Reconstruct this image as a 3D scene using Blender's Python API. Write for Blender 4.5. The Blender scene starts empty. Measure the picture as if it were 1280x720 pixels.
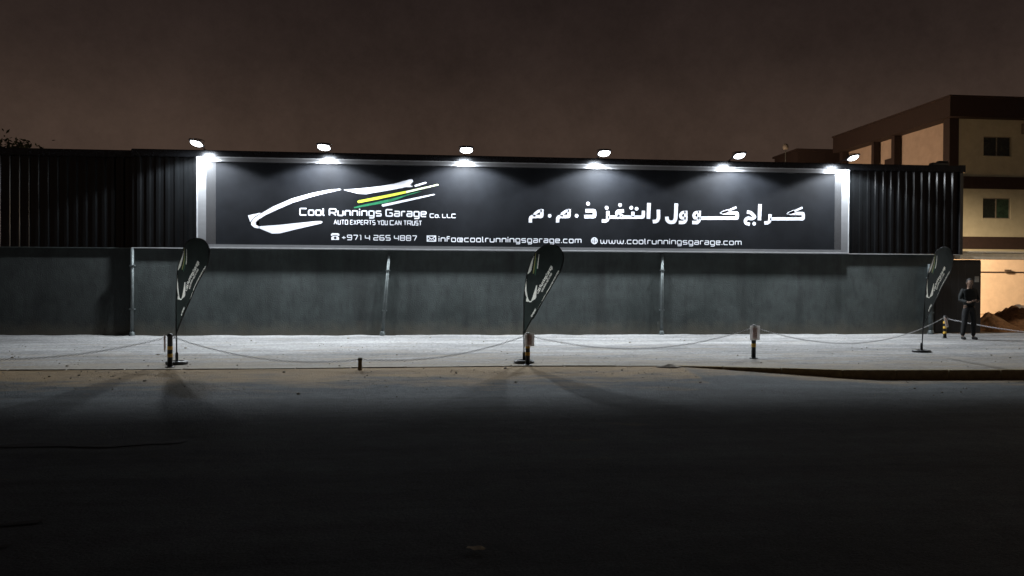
import bpy, bmesh, math, random
from mathutils import Vector, Matrix, noise
random.seed(7)
R = math.radians
SC = bpy.context.scene
C = SC.collection

# ---------------------------------------------------------------- camera
FPX, CAMY, CAMZ, YAW = 985.0, -22.78, 1.6, R(5.9)
cam_d = bpy.data.cameras.new('camera'); cam = bpy.data.objects.new('camera', cam_d); C.objects.link(cam)
cam_d.sensor_width = 36; cam_d.lens = 36 * FPX / 1280; cam_d.clip_end = 3000; cam_d.clip_start = .05
PITCH, ROLL = -math.atan(9.8 / FPX), R(.27)
RM = (Matrix.Rotation(-YAW, 4, 'Z') @ Matrix.Rotation(R(90) + PITCH, 4, 'X') @ Matrix.Rotation(ROLL, 4, 'Z'))
cam.matrix_world = Matrix.Translation((0, CAMY, CAMZ)) @ RM
SC.camera = cam
SC.render.resolution_x, SC.render.resolution_y = 1280, 720
SC.view_settings.view_transform = 'Standard'; SC.view_settings.look = 'None'
SC.view_settings.exposure = 0; SC.view_settings.gamma = 1

def ray(px, py):
    return (RM.to_3x3() @ Vector(((px - 640) / FPX, (360 - py) / FPX, -1)))
def W(px, py, y=0.0):                      # point on the upright plane at that y
    d = ray(px, py); t = (y - CAMY) / d.y
    return Vector((d.x * t, y, CAMZ + d.z * t))
def G(px, py, z=0.0):                      # point on the level plane at that z
    d = ray(px, py); t = (z - CAMZ) / d.z
    return Vector((d.x * t, CAMY + d.y * t, z))

# ---------------------------------------------------------------- night sky
wd = bpy.data.worlds.new('World'); SC.world = wd; wd.use_nodes = True
nt = wd.node_tree; nt.nodes.clear()
wo = nt.nodes.new('ShaderNodeOutputWorld'); bg = nt.nodes.new('ShaderNodeBackground')
tc = nt.nodes.new('ShaderNodeTexCoord'); sx = nt.nodes.new('ShaderNodeSeparateXYZ')
cr = nt.nodes.new('ShaderNodeValToRGB'); ns = nt.nodes.new('ShaderNodeTexNoise')
mx = nt.nodes.new('ShaderNodeMix'); mx.data_type = 'RGBA'; mx.blend_type = 'MULTIPLY'; mx.inputs[0].default_value = 1
rm = nt.nodes.new('ShaderNodeMapRange')
nt.links.new(tc.outputs['Generated'], sx.inputs[0]); nt.links.new(sx.outputs['Z'], cr.inputs[0])
ns.inputs['Scale'].default_value = 3; ns.inputs['Detail'].default_value = 12; ns.inputs['Roughness'].default_value = .82
nt.links.new(tc.outputs['Generated'], ns.inputs['Vector']); nt.links.new(ns.outputs['Fac'], rm.inputs[0])
rm.inputs[1].default_value = .3; rm.inputs[2].default_value = .7; rm.inputs[3].default_value = .68; rm.inputs[4].default_value = 1.25
e = cr.color_ramp.elements
e[0].position = 0; e[0].color = (.066, .042, .031, 1)
e[1].position = 1; e[1].color = (.008, .006, .006, 1)
for p, c in ((.17, (.050, .0325, .0245)), (.26, (.028, .0185, .0152)), (.36, (.0165, .0112, .0102)), (.6, (.015, .011, .011))):
    k = e.new(p); k.color = (*c, 1)
nt.links.new(cr.outputs[0], mx.inputs[6]); nt.links.new(rm.outputs[0], mx.inputs[7])
nt.links.new(mx.outputs[2], bg.inputs[0]); bg.inputs[1].default_value = 1.0
nt.links.new(bg.outputs[0], wo.inputs[0])

FLOOD_W = 1000.0; GLOW_W = 50.0; YARD_W = 11000.0; GALLERY_W = 4600.0; STREET_W = 700.0

# ---------------------------------------------------------------- materials
MATS = {}
def mat(name, col, rough=.7, metal=0.0, noise_amt=.15, scale=6.0, bump=0.0, bscale=60.0, col2=None, spec=.5,
        emit=None, trans=0.0, stretch=None, blotch=None):
    m = bpy.data.materials.new(name); m.use_nodes = True; n = m.node_tree; L = n.links
    b = n.nodes['Principled BSDF']; b.inputs['Roughness'].default_value = rough
    b.inputs['Metallic'].default_value = metal; b.inputs['Specular IOR Level'].default_value = spec
    t = n.nodes.new('ShaderNodeTexCoord'); mp = n.nodes.new('ShaderNodeMapping')
    L.new(t.outputs['Object'], mp.inputs[0])
    if stretch: mp.inputs['Scale'].default_value = stretch
    a = n.nodes.new('ShaderNodeTexNoise'); a.inputs['Scale'].default_value = scale; a.inputs['Detail'].default_value = 8
    a.inputs['Roughness'].default_value = .65; L.new(mp.outputs[0], a.inputs['Vector'])
    r = n.nodes.new('ShaderNodeValToRGB'); L.new(a.outputs['Fac'], r.inputs[0])
    c2 = col2 if col2 else tuple(x * (1 + noise_amt) for x in col)
    r.color_ramp.elements[0].position = .32; r.color_ramp.elements[1].position = .68
    r.color_ramp.elements[0].color = (*[x * (1 - noise_amt) for x in col], 1); r.color_ramp.elements[1].color = (*c2, 1)
    out = r.outputs[0]
    if blotch:                              # large soft stains: (scale, colour, amount)
        q = n.nodes.new('ShaderNodeTexNoise'); q.inputs['Scale'].default_value = blotch[0]; q.inputs['Detail'].default_value = 5
        q.inputs['Distortion'].default_value = .6; L.new(mp.outputs[0], q.inputs['Vector'])
        qr = n.nodes.new('ShaderNodeMapRange'); L.new(q.outputs['Fac'], qr.inputs[0])
        qr.inputs[1].default_value = .45; qr.inputs[2].default_value = .7; qr.inputs[4].default_value = blotch[2]
        mm = n.nodes.new('ShaderNodeMix'); mm.data_type = 'RGBA'; L.new(qr.outputs[0], mm.inputs[0])
        L.new(out, mm.inputs[6]); mm.inputs[7].default_value = (*blotch[1], 1); out = mm.outputs[2]
    if name.startswith('plaster'):
        for sc_, st_, lo_, c_ in ((1.6, (1, 1, .12), .52, .55), (9, (1, 1, .3), .5, .75)):
            q = n.nodes.new('ShaderNodeTexNoise'); q.inputs['Scale'].default_value = sc_; q.inputs['Detail'].default_value = 7
            m2 = n.nodes.new('ShaderNodeMapping'); m2.inputs['Scale'].default_value = st_; L.new(t.outputs['Object'], m2.inputs[0]); L.new(m2.outputs[0], q.inputs['Vector'])
            qr = n.nodes.new('ShaderNodeMapRange'); L.new(q.outputs['Fac'], qr.inputs[0]); qr.inputs[1].default_value = lo_; qr.inputs[2].default_value = .72; qr.inputs[3].default_value = 1; qr.inputs[4].default_value = c_
            mm = n.nodes.new('ShaderNodeMix'); mm.data_type = 'RGBA'; mm.blend_type = 'MULTIPLY'; mm.inputs[0].default_value = 1; L.new(out, mm.inputs[6]); L.new(qr.outputs[0], mm.inputs[7]); out = mm.outputs[2]
        sz = n.nodes.new('ShaderNodeSeparateXYZ'); L.new(t.outputs['Object'], sz.inputs[0])
        ad = n.nodes.new('ShaderNodeMath'); ad.operation = 'MULTIPLY_ADD'; L.new(a.outputs['Fac'], ad.inputs[0]); ad.inputs[1].default_value = -.7; L.new(sz.outputs['Z'], ad.inputs[2])
        qr = n.nodes.new('ShaderNodeMapRange'); L.new(ad.outputs[0], qr.inputs[0]); qr.inputs[1].default_value = -.35; qr.inputs[2].default_value = .1; qr.inputs[3].default_value = .6; qr.inputs[4].default_value = 0
        mm = n.nodes.new('ShaderNodeMix'); mm.data_type = 'RGBA'; L.new(qr.outputs[0], mm.inputs[0]); L.new(out, mm.inputs[6]); mm.inputs[7].default_value = (.10, .085, .06, 1); out = mm.outputs[2]
    L.new(out, b.inputs['Base Color'])
    if bump:
        s = n.nodes.new('ShaderNodeTexNoise'); s.inputs['Scale'].default_value = bscale; s.inputs['Detail'].default_value = 6
        L.new(mp.outputs[0], s.inputs['Vector'])
        u = n.nodes.new('ShaderNodeBump'); u.inputs['Strength'].default_value = bump; u.inputs['Distance'].default_value = .02
        L.new(s.outputs['Fac'], u.inputs['Height']); L.new(u.outputs[0], b.inputs['Normal'])
    if emit:
        b.inputs['Emission Color'].default_value = (*emit[0], 1); b.inputs['Emission Strength'].default_value = emit[1]
    if trans:
        tr = n.nodes.new('ShaderNodeBsdfTranslucent'); ad = n.nodes.new('ShaderNodeMixShader'); ad.inputs[0].default_value = trans
        L.new(out, tr.inputs[0]); L.new(b.outputs[0], ad.inputs[1]); L.new(tr.outputs[0], ad.inputs[2])
        L.new(ad.outputs[0], n.nodes['Material Output'].inputs[0])
    MATS[name] = m
    return m

mat('plaster', (.043, .053, .052), .85, bump=.5, bscale=30, scale=2.2, noise_amt=.22, blotch=(.8, (.022, .030, .029), .85))
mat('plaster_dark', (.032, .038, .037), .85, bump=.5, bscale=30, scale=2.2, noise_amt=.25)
mat('cladding', (.0038, .0042, .0046), .18, metal=.2, noise_amt=.25, scale=3, stretch=(1, 1, .3))
mat('coping', (.022, .024, .028), .24, metal=.55, noise_amt=.15)
mat('edge_metal', (.38, .385, .40), .4, metal=.3)
mat('trim_steel', (.55, .56, .58), .4, metal=.5)
mat('aluminium', (.20, .204, .212), .33, metal=.5, noise_amt=.08, scale=8, stretch=(.3, 1, 1))
mat('aluminium_inner', (.19, .195, .205), .2, metal=.85, noise_amt=.08, scale=2)
mat('sign_black', (.0068, .0076, .0092), .6, noise_amt=.25, scale=1.3, bump=.04, bscale=5, spec=.07)
mat('vinyl_white', (.58, .59, .64), .45, noise_amt=.05)
mat('vinyl_yellow', (.50, .60, .05), .45, noise_amt=.15)
mat('vinyl_pale', (.66, .72, .45), .45, noise_amt=.05)
mat('vinyl_green', (.012, .13, .055), .45, noise_amt=.4)
mat('galvanised', (.09, .105, .105), .5, metal=.4, noise_amt=.3, scale=9)
mat('black_paint', (.012, .012, .013), .4, noise_amt=.3)
mat('lamp_case', (.04, .04, .045), .45, metal=.3)
mat('lamp_glow', (.9, .93, 1), .3, emit=((.93, .96, 1), 13))
mat('warm_glow', (1, .8, .5), .3, emit=((1, .62, .28), 20))
mat('band_yellow', (.60, .36, .05), .5)
mat('band_white', (.6, .58, .5), .5)
mat('paper', (.85, .83, .82), .8, noise_amt=.05, trans=.35)
mat('paper_ink', (.66, .52, .50), .8, noise_amt=.4, scale=40, trans=.5)
mat('chain_steel', (.30, .30, .30), .5, metal=.6)
mat('chain_white', (.6, .6, .62), .5)
mat('stump_wood', (.16, .12, .06), .8, noise_amt=.3, scale=12)
mat('banner_cloth', (.023, .029, .027), .75, noise_amt=.2, scale=4, bump=.2, bscale=9, trans=.6)
mat('banner_print', (.86, .86, .78), .7, noise_amt=.15, scale=14, trans=.5)
mat('banner_print_green', (.05, .15, .08), .7, trans=.5)
mat('banner_print_yellow', (.34, .36, .14), .7, trans=.4)
mat('sand', (.36, .20, .10), .95, noise_amt=.5, scale=7, bump=1, bscale=9)
mat('ground_dirt', (.24, .18, .12), .95, noise_amt=.3, scale=1.2, bump=.6, bscale=10)
mat('kerb_concrete', (.36, .33, .27), .85, noise_amt=.25, scale=7, bump=.4, bscale=40)
mat('kerb_weathered', (.30, .24, .13), .9, noise_amt=.4, scale=5, bump=.5, bscale=40)
mat('gallery_wall', (.42, .34, .28), .9, noise_amt=.1, scale=2, bump=.25, bscale=30)
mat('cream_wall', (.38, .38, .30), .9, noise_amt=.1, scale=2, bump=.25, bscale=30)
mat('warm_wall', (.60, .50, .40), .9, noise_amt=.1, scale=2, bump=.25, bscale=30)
mat('brown_band', (.022, .012, .011), .8, noise_amt=.2)
mat('cream_lintel', (.78, .68, .52), .85, noise_amt=.1)
mat('glass_dark', (.012, .018, .016), .12, noise_amt=.2)
mat('glass_green', (.02, .045, .03), .2, noise_amt=.6, scale=4)
mat('window_frame', (.18, .17, .15), .6)
mat('bark', (.05, .035, .025), .9, noise_amt=.3)
mat('leaf', (.045, .06, .03), .7, noise_amt=.4, trans=.2)
mat('skin', (.15, .09, .06), .6, noise_amt=.08)
mat('shirt', (.008, .010, .010), .85, noise_amt=.2, bump=.4, bscale=25)
mat('trousers', (.008, .008, .009), .9, noise_amt=.2, bump=.4, bscale=20)
mat('shoe', (.01, .01, .01), .5)
mat('hair', (.008, .007, .006), .7)
mat('asphalt_tar', (.022, .022, .022), .8)
mat('litter', (.8, .74, .58), .8)
mat('rubble', (.30, .27, .22), .95, noise_amt=.3, scale=9, bump=.8)

def ground_material(name, base, alt, dust, fine, bump, bsc, rough=.9, wet=0):
    """two-scale mottled ground; 'dust' vertex layer says where blown sand lies"""
    m = bpy.data.materials.new(name); m.use_nodes = True; n = m.node_tree; L = n.links; b = n.nodes['Principled BSDF']
    b.inputs['Roughness'].default_value = rough; b.inputs['Specular IOR Level'].default_value = .3
    t = n.nodes.new('ShaderNodeTexCoord')
    def nz(s, d, x=None):
        a = n.nodes.new('ShaderNodeTexNoise'); a.inputs['Scale'].default_value = s; a.inputs['Detail'].default_value = d
        a.inputs['Roughness'].default_value = .7
        if x:
            p = n.nodes.new('ShaderNodeMapping'); p.inputs['Scale'].default_value = x
            L.new(t.outputs['Object'], p.inputs[0]); L.new(p.outputs[0], a.inputs['Vector'])
        else: L.new(t.outputs['Object'], a.inputs['Vector'])
        return a.outputs['Fac']
    def mr(i, a, b_, c, d):
        r = n.nodes.new('ShaderNodeMapRange'); L.new(i, r.inputs[0])
        for k, v in zip((1, 2, 3, 4), (a, b_, c, d)): r.inputs[k].default_value = v
        return r.outputs[0]
    def mix(f, a, b_, mode='MIX'):
        q = n.nodes.new('ShaderNodeMix'); q.data_type = 'RGBA'; q.blend_type = mode
        if isinstance(f, float): q.inputs[0].default_value = f
        else: L.new(f, q.inputs[0])
        for k, v in ((6, a), (7, b_)):
            if isinstance(v, tuple): q.inputs[k].default_value = (*v, 1)
            else: L.new(v, q.inputs[k])
        return q.outputs[2]
    c = mix(mr(nz(.35, 6, (.5, 1.6, 1)), .35, .65, 0, 1), base, alt)
    c = mix(.7, c, mr(nz(fine, 4), .3, .7, .4, 1.6), 'MULTIPLY')
    c = mix(.8, c, mr(nz(1.0, 6, (.06, 1.3, 1)), .3, .7, .62, 1.3), 'MULTIPLY'); c = mix(.8, c, mr(nz(3.1, 8), .3, .7, .7, 1.25), 'MULTIPLY')
    at = n.nodes.new('ShaderNodeAttribute'); at.attribute_name = 'dust'
    ad = n.nodes.new('ShaderNodeMath'); ad.operation = 'ADD'; L.new(at.outputs['Fac'], ad.inputs[0])
    L.new(mr(nz(1.1, 7, (.6, 2, 1)), .25, .75, -.45, .45), ad.inputs[1])
    c = mix(mr(ad.outputs[0], .25, .8, 0, 1), c, dust)
    a2 = n.nodes.new('ShaderNodeAttribute'); a2.attribute_name = 'dark_oval'
    c = mix(mr(a2.outputs['Fac'], 0, 1, 0, .95), c, (.034, .024, .008))  # dark brown oval mixed into the road colour
    L.new(c, b.inputs['Base Color'])
    u = n.nodes.new('ShaderNodeBump'); u.inputs['Strength'].default_value = bump; u.inputs['Distance'].default_value = .03
    s = n.nodes.new('ShaderNodeMath'); s.operation = 'ADD'; L.new(nz(bsc, 6), s.inputs[0]); L.new(nz(bsc / 7, 3), s.inputs[1])
    L.new(s.outputs[0], u.inputs['Height']); L.new(u.outputs[0], b.inputs['Normal'])
    MATS[name] = m
ground_material('asphalt', (.112, .130, .138), (.074, .086, .092), (.33, .235, .125), 45, .9, 40, rough=.85)
ground_material('pavement', (.38, .38, .375), (.19, .19, .19), (.36, .31, .24), 14, 1.0, 10)

# ---------------------------------------------------------------- helpers
def obj(name, bm, m, parent=None, smooth=False, me=None):
    if me is None:
        me = bpy.data.meshes.new(name)
        bmesh.ops.recalc_face_normals(bm, faces=bm.faces[:]); bm.to_mesh(me); bm.free()
        if smooth:
            for p in me.polygons: p.use_smooth = True
        for k in (m if isinstance(m, (list, tuple)) else [m]): me.materials.append(MATS[k])
    o = bpy.data.objects.new(name, me); C.objects.link(o)
    if parent: o.parent = parent
    return o
def tag(o, label=None, cat=None, group=None, kind=None):
    if label: o['label'] = label
    if cat: o['category'] = cat
    if group: o['group'] = group
    if kind: o['kind'] = kind
    return o
def thing(name, label, cat, loc=(0, 0, 0), rz=0, group=None):
    o = bpy.data.objects.new(name, None); C.objects.link(o); o.location = loc; o.rotation_euler = (0, 0, rz)
    o.empty_display_size = .1
    return tag(o, label, cat, group)
def B(): return bmesh.new()
def box(bm, x0, x1, y0, y1, z0, z1, mi=0):
    v = [bm.verts.new(p) for p in ((x0, y0, z0), (x1, y0, z0), (x1, y1, z0), (x0, y1, z0), (x0, y0, z1), (x1, y0, z1), (x1, y1, z1), (x0, y1, z1))]
    for f in ((0, 3, 2, 1), (4, 5, 6, 7), (0, 1, 5, 4), (1, 2, 6, 5), (2, 3, 7, 6), (3, 0, 4, 7)):
        bm.faces.new([v[i] for i in f]).material_index = mi
    return bm
def bevel(bm, w, seg=1):
    bmesh.ops.bevel(bm, geom=bm.edges[:], offset=w, segments=seg, affect='EDGES', clamp_overlap=True); return bm
def tube(bm, pts, rad, n=8, cap=True):
    pts = [Vector(p) for p in pts]; rings = []
    rad = rad if isinstance(rad, (list, tuple)) else [rad] * len(pts)
    for i, p in enumerate(pts):
        d = (pts[min(i + 1, len(pts) - 1)] - pts[max(i - 1, 0)]).normalized()
        u = d.orthogonal().normalized() if abs(d.z) > .99 else d.cross(Vector((0, 0, 1))).normalized()
        v = d.cross(u).normalized()
        rings.append([bm.verts.new(p + rad[i] * (u * math.cos(2 * math.pi * k / n) + v * math.sin(2 * math.pi * k / n))) for k in range(n)])
    for a, b in zip(rings, rings[1:]):
        for k in range(n): bm.faces.new((a[k], a[(k + 1) % n], b[(k + 1) % n], b[k]))
    if cap: bm.faces.new(rings[0][::-1]); bm.faces.new(rings[-1])
    return bm
def lathe(bm, prof, n=20):
    rings = [[bm.verts.new((r * math.cos(2 * math.pi * k / n), r * math.sin(2 * math.pi * k / n), z)) for k in range(n)] for r, z in prof]
    for a, b in zip(rings, rings[1:]):
        for k in range(n): bm.faces.new((a[k], a[(k + 1) % n], b[(k + 1) % n], b[k]))
    bm.faces.new(rings[0][::-1]); bm.faces.new(rings[-1]); return bm

# flat lettering: 2-D shapes raised a few millimetres off the face they are stuck to
def plate(bm, pts, y, th=.004, mi=0):
    """2-D outline (x,z) at depth y, raised towards -y"""
    a = [bm.verts.new((p[0], y - th, p[1])) for p in pts]; b = [bm.verts.new((p[0], y, p[1])) for p in pts]
    f = bm.faces.new(a); f.material_index = mi; bmesh.ops.triangulate(bm, faces=[f])
    for i in range(len(a)):
        j = (i + 1) % len(a); bm.faces.new((a[i], a[j], b[j], b[i])).material_index = mi
def rounded(pl, r, closed):
    out = []; n = len(pl)
    for i, p in enumerate(pl):
        if not closed and i in (0, n - 1): out.append(Vector(p)); continue
        a, p_, c = Vector(pl[i - 1]), Vector(p), Vector(pl[(i + 1) % n])
        ra = min(r, (a - p_).length * .45); rc = min(r, (c - p_).length * .45)
        s = p_ + (a - p_).normalized() * ra; t = p_ + (c - p_).normalized() * rc
        out += [s, (s + t) * .25 + p_ * .5, t]
    return out
def stroke(bm, pl, w, y, closed=False, r=.0, th=.004, mi=0):
    P = rounded(pl, r, closed) if r else [Vector(p) for p in pl]
    n = len(P); Lf, Rt = [], []
    for i, p in enumerate(P):
        a = P[i - 1] if (i or closed) else None; c = P[(i + 1) % n] if (i < n - 1 or closed) else None
        d1 = (p - a).normalized() if a is not None else (c - p).normalized(); d2 = (c - p).normalized() if c is not None else d1
        n1, n2 = Vector((-d1.y, d1.x)), Vector((-d2.y, d2.x)); mm = (n1 + n2)
        mm = mm.normalized() if mm.length > .01 else n1
        k = 1 / max(.5, mm.dot(n1)); Lf.append(p + mm * w / 2 * k); Rt.append(p - mm * w / 2 * k)
    m = n if closed else n - 1
    va = [[bm.verts.new((q.x, y - th, q.y)) for q in s] for s in (Lf, Rt)]; vb = [[bm.verts.new((q.x, y, q.y)) for q in s] for s in (Lf, Rt)]
    for i in range(m):
        j = (i + 1) % n
        for f in ((va[0][i], va[0][j], va[1][j], va[1][i]), (va[0][i], vb[0][i], vb[0][j], va[0][j]), (va[1][i], va[1][j], vb[1][j], vb[1][i])):
            bm.faces.new(f).material_index = mi
def disc(bm, x, z, rx, rz, y, th=.004, n=14, mi=0):
    plate(bm, [(x + rx * math.cos(2 * math.pi * k / n), z + rz * math.sin(2 * math.pi * k / n)) for k in range(n)], y, th, mi)

X = .75
GL = {  # square-cut alphabet: strokes, advance width, closed flags ('o' at the front = closed loop)
 'C': ([[(.95, 1), (0, 1), (0, 0), (.95, 0)]], .95), 'R': ([[(0, 0), (0, 1), (.95, 1), (.95, .42), (.05, .42)], [(.5, .42), (.95, 0)]], .95),
 'G': ([[(.95, 1), (0, 1), (0, 0), (.95, 0), (.95, .5), (.5, .5)]], .95), 'L': ([[(0, 1), (0, 0), (.85, 0)]], .85),
 'o': (['o', [(0, 0), (X, 0), (X, X), (0, X)]], X), 'l': ([[(0, 1.05), (0, 0), (.2, 0)]], .2), 'u': ([[(0, X), (0, 0), (X, 0), (X, X)]], X),
 'n': ([[(0, 0), (0, X), (X, X), (X, 0)]], X), 'i': ([[(0, 0), (0, X)], [(0, .92), (0, 1.08)]], .02),
 'g': ([[(X, 0), (0, 0), (0, X), (X, X), (X, -.32), (.05, -.32)]], X), 's': ([[(X, X), (0, X), (0, .38), (X, .38), (X, 0), (0, 0)]], X),
 'a': ([[(.02, X), (X, X), (X, 0), (0, 0), (0, .4), (X, .4)]], X), 'r': ([[(0, 0), (0, X), (.55, X)]], .5),
 'e': ([[(X, 0), (0, 0), (0, X), (X, X), (X, .37), (0, .37)]], X), 'c': ([[(X, X), (0, X), (0, 0), (X, 0)]], X),
 'm': ([[(0, 0), (0, X), (1.15, X), (1.15, 0)], [(.575, X), (.575, 0)]], 1.15), 'f': ([[(0, 0), (0, 1), (.5, 1)], [(0, .62), (.45, .62)]], .48),
 'w': ([[(0, X), (.1, 0), (.5, 0), (.6, X)], [(.6, X), (.7, 0), (1.1, 0), (1.2, X)]], 1.2),
 '@': ([[(.95, 0), (0, 0), (0, X), (.95, X), (.95, .2), (.4, .2), (.4, .52), (.95, .52)]], .95), '.': ([[(0, -.06), (0, .12)]], .02),
 '+': ([[(0, .45), (.6, .45)], [(.3, .15), (.3, .75)]], .6), '9': ([[(0, 0), (X, 0), (X, 1), (0, 1), (0, .5), (X, .5)]], X), '7': ([[(0, 1), (X, 1), (.35, 0)]], X),
 '1': ([[(.02, 1), (.22, 1), (.22, 0)]], .25), '4': ([[(0, 1), (0, .4), (X, .4)], [(X, 1), (X, 0)]], X),
 '2': ([[(0, 1), (X, 1), (X, .5), (0, .5), (0, 0), (X, 0)]], X), '6': ([[(X, 1), (0, 1), (0, 0), (X, 0), (X, .5), (0, .5)]], X),
 '5': ([[(X, 1), (0, 1), (0, .5), (X, .5), (X, 0), (0, 0)]], X), '8': (['o', [(0, 0), (X, 0), (X, 1), (0, 1)], [(0, .5), (X, .5)]], X),
 'A': ([[(0, 0), (.36, 1), (.72, 0)], [(.14, .33), (.58, .33)]], .72), 'U': ([[(0, 1), (0, 0), (.62, 0), (.62, 1)]], .62), 'T': ([[(0, 1), (.66, 1)], [(.33, 1), (.33, 0)]], .66),
 'O': (['o', [(0, 0), (.64, 0), (.64, 1), (0, 1)]], .64), 'E': ([[(.58, 1), (0, 1), (0, 0), (.58, 0)], [(0, .5), (.5, .5)]], .58),
 'X': ([[(0, 0), (.65, 1)], [(0, 1), (.65, 0)]], .65), 'P': ([[(0, 0), (0, 1), (.6, 1), (.6, .45), (0, .45)]], .6),
 'S': ([[(.6, 1), (0, 1), (0, .5), (.6, .5), (.6, 0), (0, 0)]], .6), 'Y': ([[(0, 1), (.33, .5), (.66, 1)], [(.33, .5), (.33, 0)]], .66), 'N': ([[(0, 0), (0, 1), (.62, 0), (.62, 1)]], .62),
 'r_': ([[(0, 0), (0, 1)]], .1)}
def text(bm, s, x0, x1, z0, cap, y, w=.17, gap=.32, slant=0.0, rnd=.16, alt=None, mi=0):
    """writes s between x0 and x1, baseline z0, capital height cap"""
    adv = 0; place = []
    for ch in s:
        if ch == ' ': adv += .42; continue
        place.append((ch, adv)); adv += GL[ch][1] + gap
    sxx = (x1 - x0) / (adv - gap)
    for ch, a in place:
        g = GL[ch][0]; cl = False
        for st in g:
            if st == 'o': cl = True; continue
            pts = [(x0 + (a + p[0] + slant * p[1]) * sxx, z0 + p[1] * cap) for p in st]
            stroke(bm, pts, w * cap, y, closed=cl, r=rnd * cap, mi=mi); cl = False

# ---------------------------------------------------------------- ground, pavement, road
KL = [G(0, 462.5), G(320, 461.0), G(450, 459.5), G(640, 457.5), G(850, 457.4), G(955, 460), G(1060, 463.3), G(1280, 463)]
kx = [(p.x, p.y) for p in KL]
kx = [(-150, kx[0][1] - .2), (-40, kx[0][1] - .1)] + kx + [(40, kx[-1][1] - .3), (150, kx[-1][1] - .5)]
KB = G(850, 457.4).x
def kerb_y(x):
    for (a, ya), (b, yb) in zip(kx, kx[1:]):
        if a <= x <= b: return ya + (yb - ya) * (x - a) / (b - a)
xs = [-150, -80, -50, -35] + [-25 + .125 * i for i in range(401)] + [35, 50, 80, 150]
def dark_oval_at(p):  # weight of the uneven dark oval on the road near the left banner
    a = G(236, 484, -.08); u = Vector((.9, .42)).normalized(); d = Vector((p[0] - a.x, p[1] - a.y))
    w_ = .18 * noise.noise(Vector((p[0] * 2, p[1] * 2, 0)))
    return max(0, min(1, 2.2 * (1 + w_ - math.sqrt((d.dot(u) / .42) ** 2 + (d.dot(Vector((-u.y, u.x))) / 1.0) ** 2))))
def sheet(name, rows, m, label=None, dust=None):
    bm = B(); dl = bm.verts.layers.float.new('dust'); st = bm.verts.layers.float.new('dark_oval'); g = []
    for row in rows:
        r = []
        for (p, du) in row:
            v = bm.verts.new(p); v[dl] = du; v[st] = dark_oval_at(p); r.append(v)
        g.append(r)
    for a, b in zip(g, g[1:]):
        for i in range(len(a) - 1): bm.faces.new((a[i], a[i + 1], b[i + 1], b[i]))
    o = obj(name, bm, m, smooth=True); tag(o, kind='structure'); return o
rows = []
N = 28
for j in range(N + 1):
    row = []
    for x in xs:
        k = kerb_y(x) + .15; y = .35 + (k - .35) * j / N
        amp = .014 if abs(x) < 24 and 0 < j < N else 0
        z = amp * (noise.noise(Vector((x * .9, y * .9, 3))) + .6 * noise.noise(Vector((x * 2.7, y * 2.7, 8))))
        if j <= 3: z += .03 * (1 - j / 4) * (.5 + noise.noise(Vector((x * 1.3, 0, 5))))   # blown sand against the wall
        row.append(((x, y, z), .15 + .5 * (j / N) ** 3))
    rows.append(row)
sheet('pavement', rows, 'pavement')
rows = []
for d in [0, .1, .2, .3, .4, .5, .6, .7, .8, .9, 1.0, 1.1, 1.2, 1.3, 1.4, 1.5, 1.6, 1.7, 1.8, 1.9, 2.0, 2.1, 2.2, 2.3, 2.4, 2.5, 2.6, 2.7, 2.8, 2.9, 3, 3.3, 3.8, 5, 6.5, 8, 10, 13, 18, 30, 60, 150]:
    row = []
    for x in xs:
        t = min(1, max(0, (KB + 3.3 - x) / 3.3))
        z = -.155 + .145 * t * max(0, 1 - d / 2.3)
        if .3 < d < 20: z += .006 * noise.noise(Vector((x * .8, d * .8, 1)))
        du = max(0, 1 - d / (2.6 if x < KB else 1.3)) * (1 if x < KB else .75)
        row.append(((x, kerb_y(x) - d, z), du))
    rows.append(row)
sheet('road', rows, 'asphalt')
bm = B(); v = [bm.verts.new(p) for p in ((-600, -700, -.30), (600, -700, -.30), (600, 0.2, -.30), (-600, .2, -.30))]; bm.faces.new(v)
tag(obj('ground', bm, 'ground_dirt'), kind='structure')
bm = B(); n = 40; g = []
for j in range(n + 1):
    g.append([bm.verts.new((-600 + 1200 * ((i / n - .5) ** 3 * 4 + .5) , .25 + 900 * (j / n) ** 3, -.01)) for i in range(n + 1)])
for a, b in zip(g, g[1:]):
    for i in range(n): bm.faces.new((a[i], a[i + 1], b[i + 1], b[i]))
tag(obj('yard_ground', bm, 'ground_dirt'), kind='structure')

# kerb stones one by one
kerb = bpy.data.objects.new('kerb', None); C.objects.link(kerb); tag(kerb, kind='structure')
x = -22.0
while x < 24:
    L_ = .98; x1 = x + L_
    y0, y1 = kerb_y(x), kerb_y(x1); a = math.atan2(y1 - y0, x1 - x)
    raised = x > KB - .3
    bm = B(); box(bm, 0, L_ / math.cos(a) - .012, 0, .145, -.3, .006 + random.uniform(-.004, .004)); bevel(bm, .012)
    o = obj('kerb_stone', bm, 'kerb_weathered' if raised else 'kerb_concrete', kerb); o.location = (x, y0, 0); o.rotation_euler = (0, 0, a + random.uniform(-.004, .004))
    x = x1
# tar seams on the near road
for pts, w in (([(-60, 560), (40, 556), (140, 557), (232, 551)], .09), ([(-40, 659), (0, 656), (52, 651)], .05), ([(-20, 686), (14, 681)], .05)):
    bm = B(); P = [G(a, b, -.146) for a, b in pts]; L1 = []
    Q = []
    for a, b in zip(P, P[1:]):
        for k in range(10): Q.append(a.lerp(b, k / 10))
    Q.append(P[-1])
    for q in Q:
        ww = w * (.5 + 1.0 * abs(noise.noise(q * 2.3))) ; L1.append((bm.verts.new((q.x, q.y - ww, -.146)), bm.verts.new((q.x, q.y + ww, -.146))))
    for a, b in zip(L1, L1[1:]): bm.faces.new((a[0], b[0], b[1], a[1]))
    tag(obj('tar_seam', bm, 'asphalt_tar'), kind='structure')

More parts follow.
